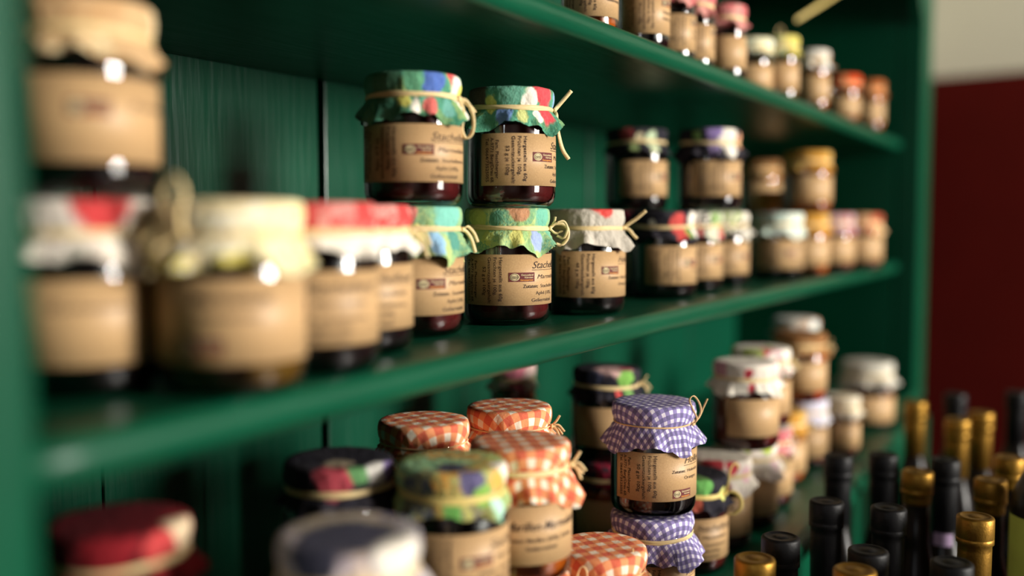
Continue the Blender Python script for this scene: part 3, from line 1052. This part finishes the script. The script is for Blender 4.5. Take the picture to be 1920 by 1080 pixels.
JARS = [
 (0.3256, 0.4461, -0.0873, 'N', -226.1, 'hero_white', 1, 0.064, 'black', 'plain', 'raffia', None, 100, 'blurred jam jar with white napkin cover and red patch, beside the left side panel', ((116, 37, 12, (196, 16, 30)),), 91.0),
 (0.3312, 0.4494, 0.0107, 'N', -166.4, 'cream_tan', 2, 0.064, 'black', 'plain', 'raffia', None, 40, 'jar with beige cover stacked on top at far left, cut by the top frame edge', (), 37.0),
 (0.3697, 0.3844, -0.0873, 'N', -243.9, 'cream_yellow', 3, 0.066, 'olive', 'bottomstamp', 'raffia', 'loop_high', 70, 'jar with cream and yellow napkin cover and upright raffia loop, second on the middle shelf', (), 113.0),
 (0.4448, 0.3956, -0.0873, 'N', -246.3, 'hero_red', 4, 0.062, 'black', 'stach', 'raffia', None, 108, 'dark jar with red checked and white cover right of the cream yellow one', ((None, 53, 0, (228, 220, 206)),), 117.0),
 (0.5201, 0.426, -0.0873, 'N', -240.7, 'hero_red', 5, 0.062, 'black', 'stach', 'raffia', 'tails', 185, 'dark jar with red and white cover, half hidden behind its red-covered neighbour', ((None, 53, 0, (228, 220, 206)),), 115.0),
 (0.621, 0.4511, -0.0873, 'N', -210.0, 'hero_lime', 6, 0.07, 'berry', 'stach', 'raffia', 'tails', 161, 'lower berry jam jar with teal cover, under the one with hanging loop', ((66, 58, 8, (214, 210, 120)), (91, 64, 9, (136, 182, 216)), (54, 40, 8, (206, 110, 100)), (111, 42, 12, (110, 190, 172)), (118, 60, 7, (60, 140, 124))), 56.0),
 (0.7326, 0.4349, -0.0873, 'N', -215.3, 'hero_lime', 7, 0.067, 'berry', 'stach', 'raffia', 'ring', 150, 'sharp berry jam jar with green yellow cover and round raffia ring, front middle shelf', ((121, 44, 9, (96, 176, 150)), (81, 34, 9, (178, 124, 84)), (51, 44, 6, (70, 140, 110)), (106, 62, 8, (150, 170, 214)), (78, 60, 7, (206, 204, 110)), (134, 60, 8, (96, 170, 140)), (21, 44, 9, (190, 200, 100))), 62.0),
 (0.6197, 0.4509, 0.0107, 'N', -223.0, 'hero_green', 8, 0.067, 'berry', 'stach', 'raffia', 'loop_down', 149, 'upper berry jam jar with green and blue cover and a raffia loop hanging down', ((104, 43, 8, (52, 96, 178)), (134, 38, 6, (206, 60, 60)), (145, 46, 9, (228, 220, 206)), (69, 58, 6, (206, 200, 90)), (82, 62, 5, (228, 220, 206)), (99, 62, 7, (206, 90, 84)), (121, 62, 6, (90, 160, 146)), (149, 62, 8, (228, 220, 206)), (157, 48, 5, (206, 206, 90)), (44, 44, 12, (56, 124, 92)), (79, 42, 7, (74, 150, 110))), 81.0),
 (0.7271, 0.4279, 0.0107, 'N', -189.5, 'hero_green', 9, 0.066, 'berry', 'stach', 'raffia', 'split', 122, 'upper sharp berry jam jar with teal and red cover, raffia ends splayed to the right', ((88, 38, 9, (200, 45, 60)), (92, 56, 9, (200, 45, 60)), (66, 46, 7, (228, 220, 206)), (-10, 40, 10, (70, 50, 40)), (12, 50, 6, (206, 204, 100)), (32, 60, 8, (84, 120, 176)), (53, 60, 6, (204, 210, 130)), (75, 60, 5, (228, 220, 206)), (118, 45, 6, (120, 160, 196)), (40, 42, 10, (84, 156, 132))), 48.0),
 (0.8433, 0.4153, -0.0873, 'N', -199.8, 'hero_grey', 10, 0.068, 'black', 'holu', 'raffia', 'upright_tail', 126, 'dark jam jar with pale grey cover and one red triangle, right of the sharp jar', ((74, 31, 9, (205, 40, 36)), (66, 25, 8, (205, 40, 36))), 60.0),
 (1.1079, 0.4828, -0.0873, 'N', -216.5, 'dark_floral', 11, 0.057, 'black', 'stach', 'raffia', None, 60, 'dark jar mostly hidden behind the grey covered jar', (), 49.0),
 (1.0517, 0.4206, -0.0873, 'N', -188.2, 'hero_dark', 12, 0.064, 'black', 'stach', 'raffia', None, 30, 'dark jar with black, red and white floral cover, lower row of middle shelf', ((62, 61, 9, (206, 56, 52)), (94, 60, 8, (228, 220, 206)), (55, 50, 10, (206, 56, 52)), (92, 46, 9, (228, 220, 206)), (10, 50, 5, (228, 220, 206)), (75, 60, 5, (110, 150, 50))), 25.0),
 (1.1634, 0.4277, -0.0873, 'N', -189.8, 'dark_redwhite', 13, 0.064, 'black', 'stach', 'raffia', None, 30, 'middle one of three floral covered jars below the purple white one', (), 31.0),
 (1.2778, 0.4304, -0.0873, 'N', -191.4, 'white_green', 14, 0.064, 'black', 'stach', 'raffia', None, 30, 'jar with white and green floral cover, next to the pale mint covered jar', (), 37.0),
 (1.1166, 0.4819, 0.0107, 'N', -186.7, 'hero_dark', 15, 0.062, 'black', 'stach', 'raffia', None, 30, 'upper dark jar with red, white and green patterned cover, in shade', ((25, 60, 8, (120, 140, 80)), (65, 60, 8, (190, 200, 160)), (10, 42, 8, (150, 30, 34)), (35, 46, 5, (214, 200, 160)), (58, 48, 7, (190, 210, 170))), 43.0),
 (1.166, 0.4076, 0.0107, 'N', -190.7, 'hero_dark', 16, 0.068, 'black', 'stach', 'raffia', None, 30, 'upper jar with white, purple and peach floral cover, middle shelf', ((70, 60, 12, (228, 220, 206)), (38, 60, 8, (130, 110, 160)), (65, 45, 14, (228, 220, 206)), (38, 38, 9, (140, 116, 180)), (105, 50, 8, (226, 160, 120)), (5, 44, 5, (120, 160, 80))), 18.0),
 (1.4561, 0.4042, -0.0873, 'N', -224.5, 'mint_white', 17, 0.066, 'black', 'stach', 'raffia', None, 60, 'jar with pale mint white cover on the middle shelf, below the orange cover', (), 54.0),
 (1.8302, 0.5402, -0.0873, 'N', -193.6, 'brown_tan', 19, 0.06, 'amber', 'none', 'raffia', None, 30, 'jar at the back hidden under the dim brown covered one', (), 36.0),
 (1.836, 0.5436, 0.0107, 'N', -193.5, 'brown_tan', 18, 0.062, 'amber', 'none', 'raffia', None, 30, 'dim upper jar with brown cover, behind the orange covered jar', (), 30.0),
 (1.6593, 0.4617, -0.0873, 'T', -194.5, 'orange_plain', 20, 0.062, 'amber', 'none', 'raffia', None, 30, 'taller jar with bright orange cover behind the mint covered one', (), 42.0),
 (1.577, 0.3948, -0.0873, 'N', -195.9, 'gold_tan', 21, 0.064, 'amber', 'none', 'raffia', None, 30, 'lower jar with golden cover between mint and lilac covered jars', (), 17.0),
 (1.6155, 0.4023, 0.0107, 'N', -196.0, 'gold_tan', 22, 0.064, 'amber', 'none', 'raffia', None, 30, 'upper jar with golden tan cover near the right end of middle shelf', (), 23.0),
 (1.7011, 0.3821, -0.0873, 'N', -197.3, 'lilac_red', 23, 0.064, 'red', 'none', 'raffia', None, 30, 'jar with lilac and red cover, second from right end of middle shelf', (), 29.0),
 (1.8096, 0.3577, -0.0873, 'N', -198.8, 'red_tan', 24, 0.066, 'red', 'none', 'raffia', None, 30, 'rightmost jar on the middle shelf, with red and beige cover', (), 35.0),
 (0.825, 0.4033, 0.164, 'S', -213.9, 'cream_tan', 25, 0.05, 'amber', 'slim', 'raffia', None, 60, 'slim amber jar on the upper shelf, leftmost in view, cut by the frame top', (), 71.0),
 (0.9252, 0.3934, 0.164, 'S', -207.0, 'cream_tan', 26, 0.05, 'black', 'slim', 'raffia', None, 50, 'slim dark jar on the upper shelf, second from left, cut by the frame top', (), 36.0),
 (1.029, 0.4045, 0.164, 'S', -198.5, 'pink_red', 27, 0.05, 'black', 'slim', 'raffia', None, 40, 'slim dark jar on the upper shelf, third from left, partly hidden', (), 32.0),
 (1.0933, 0.4053, 0.164, 'S', -199.7, 'pink_red', 28, 0.05, 'black', 'slim', 'raffia', None, 40, 'slim dark jar on the upper shelf, fourth from left, beside the pink covered jar', (), 38.0),
 (1.1793, 0.3957, 0.164, 'S', -191.5, 'pink_red', 29, 0.051, 'black', 'none', 'raffia', None, 30, 'slim dark jar with dusty pink red cover on the upper shelf', (), 34.0),
 (1.3472, 0.4155, 0.164, 's', -192.9, 'cream_mint', 30, 0.045, 'olive', 'none', 'raffia', None, 30, 'small low jar with cream cover, right of the pink covered one on upper shelf', (), 40.0),
 (1.4132, 0.3931, 0.164, 'S', -194.5, 'yellow_green', 31, 0.05, 'olive', 'none', 'raffia', 'loop_up', 30, 'slim jar with yellow green cover and raffia loop, upper shelf', (), 15.0),
 (1.555, 0.3834, 0.164, 'S', -196.2, 'white_brown', 32, 0.052, 'amber', 'none', 'raffia', None, 30, 'slim amber jar with white cover on upper shelf, third from right', (), 21.0),
 (1.7663, 0.3844, 0.164, 's', -197.7, 'orange_red', 33, 0.048, 'amber', 'none', 'raffia', None, 30, 'small jar with bright orange red cover, second from right on upper shelf', (), 27.0),
 (1.9476, 0.3735, 0.164, 'S', -199.1, 'orange_brown', 34, 0.052, 'amber', 'none', 'raffia', None, 30, 'rightmost jar on the upper shelf, with brownish orange cover', (), 33.0),
 (0.3421, 0.4429, -0.256, 'N', -187.7, 'hero_maroon', 35, 0.066, 'black', 'none', 'raffia', None, 60, 'jar with dark red and white cover in the bottom left corner', ((120, 38, 10, (222, 196, 160)), (92, 45, 9, (190, 24, 36))), 69.0),
 (0.5078, 0.4326, -0.256, 'N', -199.6, 'hero_dark', 36, 0.061, 'black', 'none', 'raffia', None, 60, 'jar with black floral cover with a red blossom, behind the blue white covered one', ((55, 40, 12, (160, 22, 52)), (80, 36, 6, (70, 130, 70)), (105, 38, 8, (200, 196, 190)), (60, 18, 8, (150, 136, 110)), (122, 42, 7, (110, 90, 150))), 75.0),
 (0.3884, 0.3247, -0.256, 'N', -200.1, 'blue_white', 37, 0.075, 'black', 'none', 'raffia', None, 60, 'nearest jar at bottom, with navy blue and white floral cover', ((60, 10, 22, (38, 40, 72)), (30, 40, 12, (38, 40, 72)), (105, 42, 14, (228, 220, 206)), (70, 55, 10, (214, 190, 160)), (0, 60, 9, (176, 140, 90)), (122, 66, 7, (110, 90, 150))), 50.0),
 (0.5386, 0.3622, -0.256, 'N', -206.1, 'green_yellow', 38, 0.061, 'black', 'stach', 'ribbon', None, 60, 'jar with green, violet and yellow cover and yellow ribbon, left of apricot jam', ((60, 20, 9, (38, 40, 72)), (80, 41, 8, (70, 64, 110)), (115, 44, 7, (224, 160, 64)), (92, 50, 7, (120, 170, 60)), (110, 62, 9, (170, 214, 196)), (60, 62, 8, (96, 170, 70)), (132, 36, 8, (228, 220, 206))), 56.0),
 (0.6434, 0.4598, -0.256, 'N', -204.5, 'gingham_orange', 39, 0.064, 'amber', 'none', 'string', None, 60, 'left orange gingham covered jar at the back of the lower deck', (), 62.0),
 (0.7301, 0.4313, -0.256, 'N', -209.4, 'gingham_orange', 40, 0.064, 'amber', 'none', 'string', 'knot', 140, 'rear orange gingham covered jar with a raffia knot at its right', (), 68.0),
 (0.6165, 0.3552, -0.256, 'N', -228.1, 'gingham_orange', 41, 0.071, 'amber', 'mari', 'raffia', 'knot', 163, 'apricot jam jar with orange gingham cover and wide ruffled skirt', (), 92.0),
 (0.7018, 0.3306, -0.354, 'N', -214.8, 'gingham_orange', 42, 0.062, 'amber', 'none', 'string', 'two_loops', 60, 'small orange gingham covered jar at bottom, left of the purple covered stack', (), 49.0),
 (0.8119, 0.3318, -0.256, 'N', -212.8, 'gingham_purple', 43, 0.07, 'black', 'holl', 'string', 'thin_up', 123, 'upper dark jar with purple gingham cover and thin raffia loop', (), 50.0),
 (0.8101, 0.3316, -0.354, 'N', -205.7, 'gingham_purple', 44, 0.072, 'black', 'holl', 'raffia', None, 48, 'lower dark jar with purple gingham cover, cut by the frame bottom', (), 49.0),
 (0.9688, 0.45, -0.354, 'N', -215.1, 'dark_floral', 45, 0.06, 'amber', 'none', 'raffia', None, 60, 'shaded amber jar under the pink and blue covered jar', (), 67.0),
 (0.9735, 0.4528, -0.256, 'N', -215.1, 'hero_dark', 46, 0.064, 'black', 'none', 'raffia', 'knot', 145, 'jar with pink, dark blue and green cover under the middle shelf edge', ((40, 44, 9, (56, 70, 110)), (100, 60, 7, (100, 150, 70)), (80, 20, 16, (220, 176, 170)), (120, 24, 6, (210, 50, 80)), (95, 44, 9, (110, 170, 60)), (80, 58, 4, (206, 60, 60))), 73.0),
 (0.9828, 0.5756, -0.256, 'S', -209.6, 'pink_white', 47, 0.05, 'amber', 'none', 'raffia', None, 60, 'slim jar with pink white cover at the back, below the middle shelf edge', (), 48.0),
 (0.9561, 0.3491, -0.354, 'N', -249.9, 'hero_dark', 48, 0.064, 'red', 'stach', 'ribbon', 'big_ring', 160, 'jar with green and red cover and large yellow raffia ring, right of purple stack', ((90, 28, 14, (84, 130, 56)), (110, 42, 9, (84, 160, 66)), (100, 60, 7, (176, 66, 40)), (150, 52, 6, (206, 206, 110))), 84.0),
 (1.0423, 0.3501, -0.354, 'N', -271.4, 'hero_white', 49, 0.066, 'red', 'bottomstamp', 'raffia', None, 110, 'jar with white, crimson and pink cover behind the yellow raffia ring', ((100, 38, 10, (190, 24, 50)), (135, 40, 7, (200, 40, 60)), (165, 50, 8, (236, 190, 200)), (125, 62, 5, (160, 30, 60))), 110.0),
 (1.132, 0.347, -0.354, 'N', -253.0, 'hero_white', 50, 0.07, 'red', 'none', 'raffia', 'tails', 178, 'lower red jam jar with lime, white and pink cover, supporting another jar', ((130, 34, 9, (180, 206, 40)), (90, 36, 6, (170, 190, 70)), (150, 58, 8, (236, 200, 206))), 96.0),
 (1.0987, 0.3383, -0.256, 'N', -192.9, 'hero_white', 51, 0.066, 'red', 'none', 'raffia', None, 30, 'upper red jam jar with white and crimson cherry cover', ((-20, 42, 10, (196, 140, 150)), (35, 44, 5, (196, 24, 56)), (40, 62, 5, (196, 24, 56)), (92, 45, 7, (226, 190, 190))), 42.0),
 (1.2207, 0.3533, -0.354, 'N', -193.9, 'white_pink', 52, 0.062, 'red', 'none', 'raffia', None, 30, 'lower jar tucked behind the lime and pink covered one', (), 17.0),
 (1.226, 0.3587, -0.256, 'N', -193.7, 'white_crimson', 53, 0.064, 'red', 'none', 'raffia', 'knot', 115, 'upper jar half hidden directly behind the cherry covered jar', (), 23.0),
 (1.338, 0.3657, -0.354, 'N', -194.7, 'gold_tan', 54, 0.062, 'amber', 'none', 'raffia', 'knot', 115, 'lower jar with golden cover left of the lilac white covered one', (), 29.0),
 (1.4452, 0.3607, -0.354, 'N', -196.0, 'lilac_white', 55, 0.064, 'red', 'none', 'raffia', None, 30, 'lower jar with lilac white cover below a red based jar', (), 35.0),
 (1.423, 0.36, -0.256, 'N', -195.8, 'brown_tan', 56, 0.062, 'redorange', 'none', 'raffia', 'knot', 110, 'upper jar with brown kraft cover and orange red jam', (), 41.0),
 (1.6224, 0.4172, -0.256, 'N', -195.6, 'white_brown', 57, 0.062, 'amber', 'none', 'raffia', None, 30, 'upper jar with white and brown cover just under the middle shelf edge', (), 16.0),
 (1.5315, 0.3224, -0.354, 'S', -198.1, 'cream_white', 58, 0.052, 'red', 'none', 'raffia', None, 30, 'slim jar with cream white cover, left of the big grey white covered jar', (), 22.0),
 (1.7797, 0.3344, -0.354, 'G', -199.4, 'grey_white', 59, 0.08, 'red', 'none', 'raffia', None, 30, 'big jar with loose grey white cover, rightmost on the lower deck', (), 28.0),
 (0.3421, 0.4429, -0.354, 'N', -187.7, 'red_dark', 60, 0.055, 'amber', 'none', 'string', None, 60, 'jar underneath the dark red and white covered corner jar', (), 64.0),
 (0.5078, 0.4326, -0.354, 'N', -199.6, 'dark_floral', 61, 0.055, 'amber', 'none', 'string', None, 60, 'jar underneath the black floral covered jar', (), 70.0),
 (0.3884, 0.3247, -0.354, 'N', -200.1, 'blue_white', 62, 0.055, 'amber', 'none', 'string', None, 60, 'jar underneath the navy and white covered nearest jar', (), 45.0),
 (0.5386, 0.3622, -0.354, 'N', -206.1, 'green_yellow', 63, 0.055, 'amber', 'none', 'string', None, 60, 'jar underneath the ribboned green and yellow covered jar', (), 51.0),
 (0.6434, 0.4598, -0.354, 'N', -204.5, 'gingham_orange', 64, 0.055, 'amber', 'none', 'string', None, 60, 'jar underneath the left gingham jar at the back', (), 57.0),
 (0.7301, 0.4313, -0.354, 'N', -209.4, 'gingham_orange', 65, 0.055, 'amber', 'none', 'string', None, 60, 'jar underneath the rear gingham jar with knot', (), 63.0),
 (0.6165, 0.3552, -0.354, 'N', -210.1, 'gingham_orange', 66, 0.055, 'amber', 'none', 'string', None, 60, 'jar underneath the apricot jam jar', (), 69.0),
 (0.9828, 0.5756, -0.354, 'N', -209.6, 'pink_white', 67, 0.055, 'amber', 'none', 'string', None, 60, 'jar underneath the slim pink white covered back jar', (), 75.0),
 (1.6224, 0.4172, -0.354, 'N', -225.6, 'white_brown', 68, 0.055, 'amber', 'none', 'string', None, 60, 'jar underneath the white and brown covered upper jar', (), 50.0),
]
BOTTLES = [
 (0.736, 0.217, 'g', 'gold screw capped bottle nearest the lower deck, left end of the bottles'),
 (0.797, 0.214, 'k', 'black capped bottle right behind the leftmost gold cap'),
 (0.922, 0.206, 'k', 'tall dark bottle with matt black cap, third from the left'),
 (0.749, 0.146, 'g', 'bottle whose gold cap top peeks over the bottom frame edge'),
 (0.799, 0.146, 'k', 'black capped bottle right behind the gold cap at the frame bottom'),
 (0.929, 0.153, 'k', 'dark bottle with smooth black capsule in the middle of the group'),
 (0.802, 0.086, 'k', 'front black capped bottle with shiny rim at the frame bottom'),
 (0.939, 0.083, 'G', 'bottle with long gold capsule, front right'),
 (1.081, 0.151, 'g', 'blurred gold capped dark bottle in the middle row'),
 (1.082, 0.083, 'g', 'gold capped bottle behind the long gold capsule'),
 (1.196, 0.074, 'g', 'gold capped bottle near the right frame edge, second row from back'),
 (1.499, 0.215, 'G', 'far bottle with long gold capsule beside the cabinet side'),
 (1.393, 0.148, 'G', 'far bottle with gold neck in front of the red wall, middle one'),
 (1.595, 0.173, 'k', 'rearmost black capped bottle against the red wall'),
 (1.46, 0.126, 'G', 'far bottle with narrow gold capsule, right of the gold necked one'),
 (1.112, 0.237, 'k', 'blurred black capped bottle close to the deck edge'),
 (1.142, 0.195, 'k', 'blurred black capped bottle left of the middle gold cap'),
 (1.15, 0.133, 'p', 'black capped bottle with a pale violet neck tag'),
 (1.656, 0.095, 'k', 'black capped bottle at the right frame edge against the red wall'),
]

for k, T in TYPES.items():
    T['key'] = k
GROUPS = {Z_MID: 'jam jars on the middle shelf', Z_UP: 'small jars on the upper shelf', Z_DECK: 'jam jars on the lower deck'}
for (x, y, z, typ, rz, cov, seed, half, content, text, tie, bow, bowang, label, motifs, turn) in JARS:
    T = TYPES[typ]
    j = empty('jam_jar', (x, y, z), rad(rz))
    grp = GROUPS[Z_UP] if z > .1 else (GROUPS[Z_MID] if z > -.1 else GROUPS[Z_DECK])
    tag(j, label, 'jar', grp)
    link('glass', T['glass'], MAT['glass'], j)
    if content not in T['jam']:
        T['jam'][content] = lathe('jam', T['jam_prof'], 40)
        T['jam'][content].materials.append(JAM[content])
    link('jam', T['jam'][content], None, j)
    lb = link('paper_label', T['label'], None, j)
    if text != 'none':
        if (text, typ) not in PRINTS:
            PRINTS[(text, typ)] = label_print(text, T)
        for nm, me in PRINTS[(text, typ)]:
            link(nm, me, None, lb)
    cm = cover_mesh(T, seed, half, turn)
    link('cloth_cover', cm, cover_mat(cov, motifs), j)
    link('raffia_band', tie_mesh(T, seed, tie), MAT[tie], j)
    if bow:
        link('raffia_bow', bow_mesh(T, bow, bowang), MAT[tie if tie != 'string' else 'string'], j)

# ---------------------------------------------------------------- bottles on a low table in front of the deck
BH = .27
ZT = -.257 - BH
table = tag(empty('side_table', (1.25, .13, FLOOR)), 'dark wooden table carrying the bottles in front of the shelf unit', 'table')
for nm, dims in [('table_top', (.62, 1.95, -.14, .258, ZT - .03, ZT))] + [('leg', (xx, xx + .05, yy, yy + .05, FLOOR, ZT - .03)) for xx in (.66, 1.86) for yy in (-.11, .19)]:
    o = box(nm, dims, MAT['table_wood'], None, .003)
    o.parent = table
    o.matrix_parent_inverse = Matrix.Translation(-Vector(table.location))

rb = .0243
bprof = [(rb * .6, .001), (rb * .93, .0), (rb, .004), (rb, .135), (rb * .97, .150), (rb * .80, .168), (.0150, .184), (.0132, .196), (.0128, .262)]
BOTTLE = lathe('bottle_glass', bprof, 40)
BOTTLE.materials.append(MAT['bottle_glass'])


def cap_mesh(name, sleeve, seg=40):
    r = .0155
    p = [(.0136, BH - sleeve), (.0140, BH - .030), (.0140, BH - .0245), (r, BH - .0235), (r, BH - .0195), (r - .0003, BH - .019), (r - .0003, BH - .0185), (r, BH - .018), (r, BH - .0022), (r - .0006, BH - .0008), (r - .002, BH),
         (.0118, BH), (.0112, BH - .0006), (.0050, BH - .0006), (.0046, BH - .0003), (.0005, BH - .0003)]
    return lathe(name, p, seg)


CAPS = {'short': cap_mesh('cap', .034), 'long': cap_mesh('capsule', .078)}
CAPM = {}


def cap_data(shape, mat):
    if (shape, mat) not in CAPM:
        me = CAPS[shape].copy()
        me.materials.append(MAT[mat])
        CAPM[(shape, mat)] = me
    return CAPM[(shape, mat)]


for (x, y, kind, label) in BOTTLES:
    b = tag(empty('bottle', (x, y, ZT)), label, 'bottle', 'bottles in front of the shelf unit')
    link('glass_body', BOTTLE, None, b)
    if kind == 'g':
        link('screw_cap', cap_data('short', 'gold'), None, b)
    elif kind == 'G':
        link('capsule', cap_data('long', 'gold'), None, b)
    else:
        link('capsule', cap_data('long', 'black_cap'), None, b)
    if kind == 'p':
        a0 = math.atan2(-y, -x) - .6
        vs, fs = [], []
        for i in range(13):
            a = a0 + 1.2 * i / 12
            for rr, zz in ((.0165, .170), (.0165, .192)):
                vs.append((rr * math.cos(a), rr * math.sin(a), zz))
        fs = [(2 * i, 2 * i + 2, 2 * i + 3, 2 * i + 1) for i in range(12)]
        link('neck_tag', mesh('neck_tag', vs, fs), MAT['violet_tag'], b)

# taller bottle with a bright label at the right frame edge
b = tag(empty('syrup_bottle', (1.05, .027, ZT)), 'taller bottle with yellow green label at the right frame edge', 'bottle')
rt = .036
link('glass_body', lathe('syrup_glass', [(rt * .6, .001), (rt * .93, 0), (rt, .005), (rt, .258), (rt * .95, .270), (rt * .7, .290), (.016, .305), (.0135, .32), (.0135, .385)], 40), MAT['bottle_glass'], b)
link('label', lathe('syrup_label', [(rt + .0004, .10), (rt + .0004, .250)], 48, False), MAT['green_tag'], b)
link('screw_cap', lathe('syrup_cap', [(.0150, .36), (.0158, .362), (.0158, .390), (.0145, .392), (.001, .392)], 32), MAT['gold'], b)

# loose straw strand hanging from the top board in the upper bay
p0 = Vector((1.582, 0.416, 0.310))
p1 = Vector((2.106, 0.408, 0.498))
v, f = sweep([p0, p0.lerp(p1, .33) + Vector((.002, 0, -.002)), p0.lerp(p1, .66) + Vector((.002, 0, -.002)), p1], .007, .002)
tag(link('straw_strand', mesh('straw_strand', v, f), MAT['ribbon']), 'single pale straw strand hanging diagonally in the top right bay', 'straw')
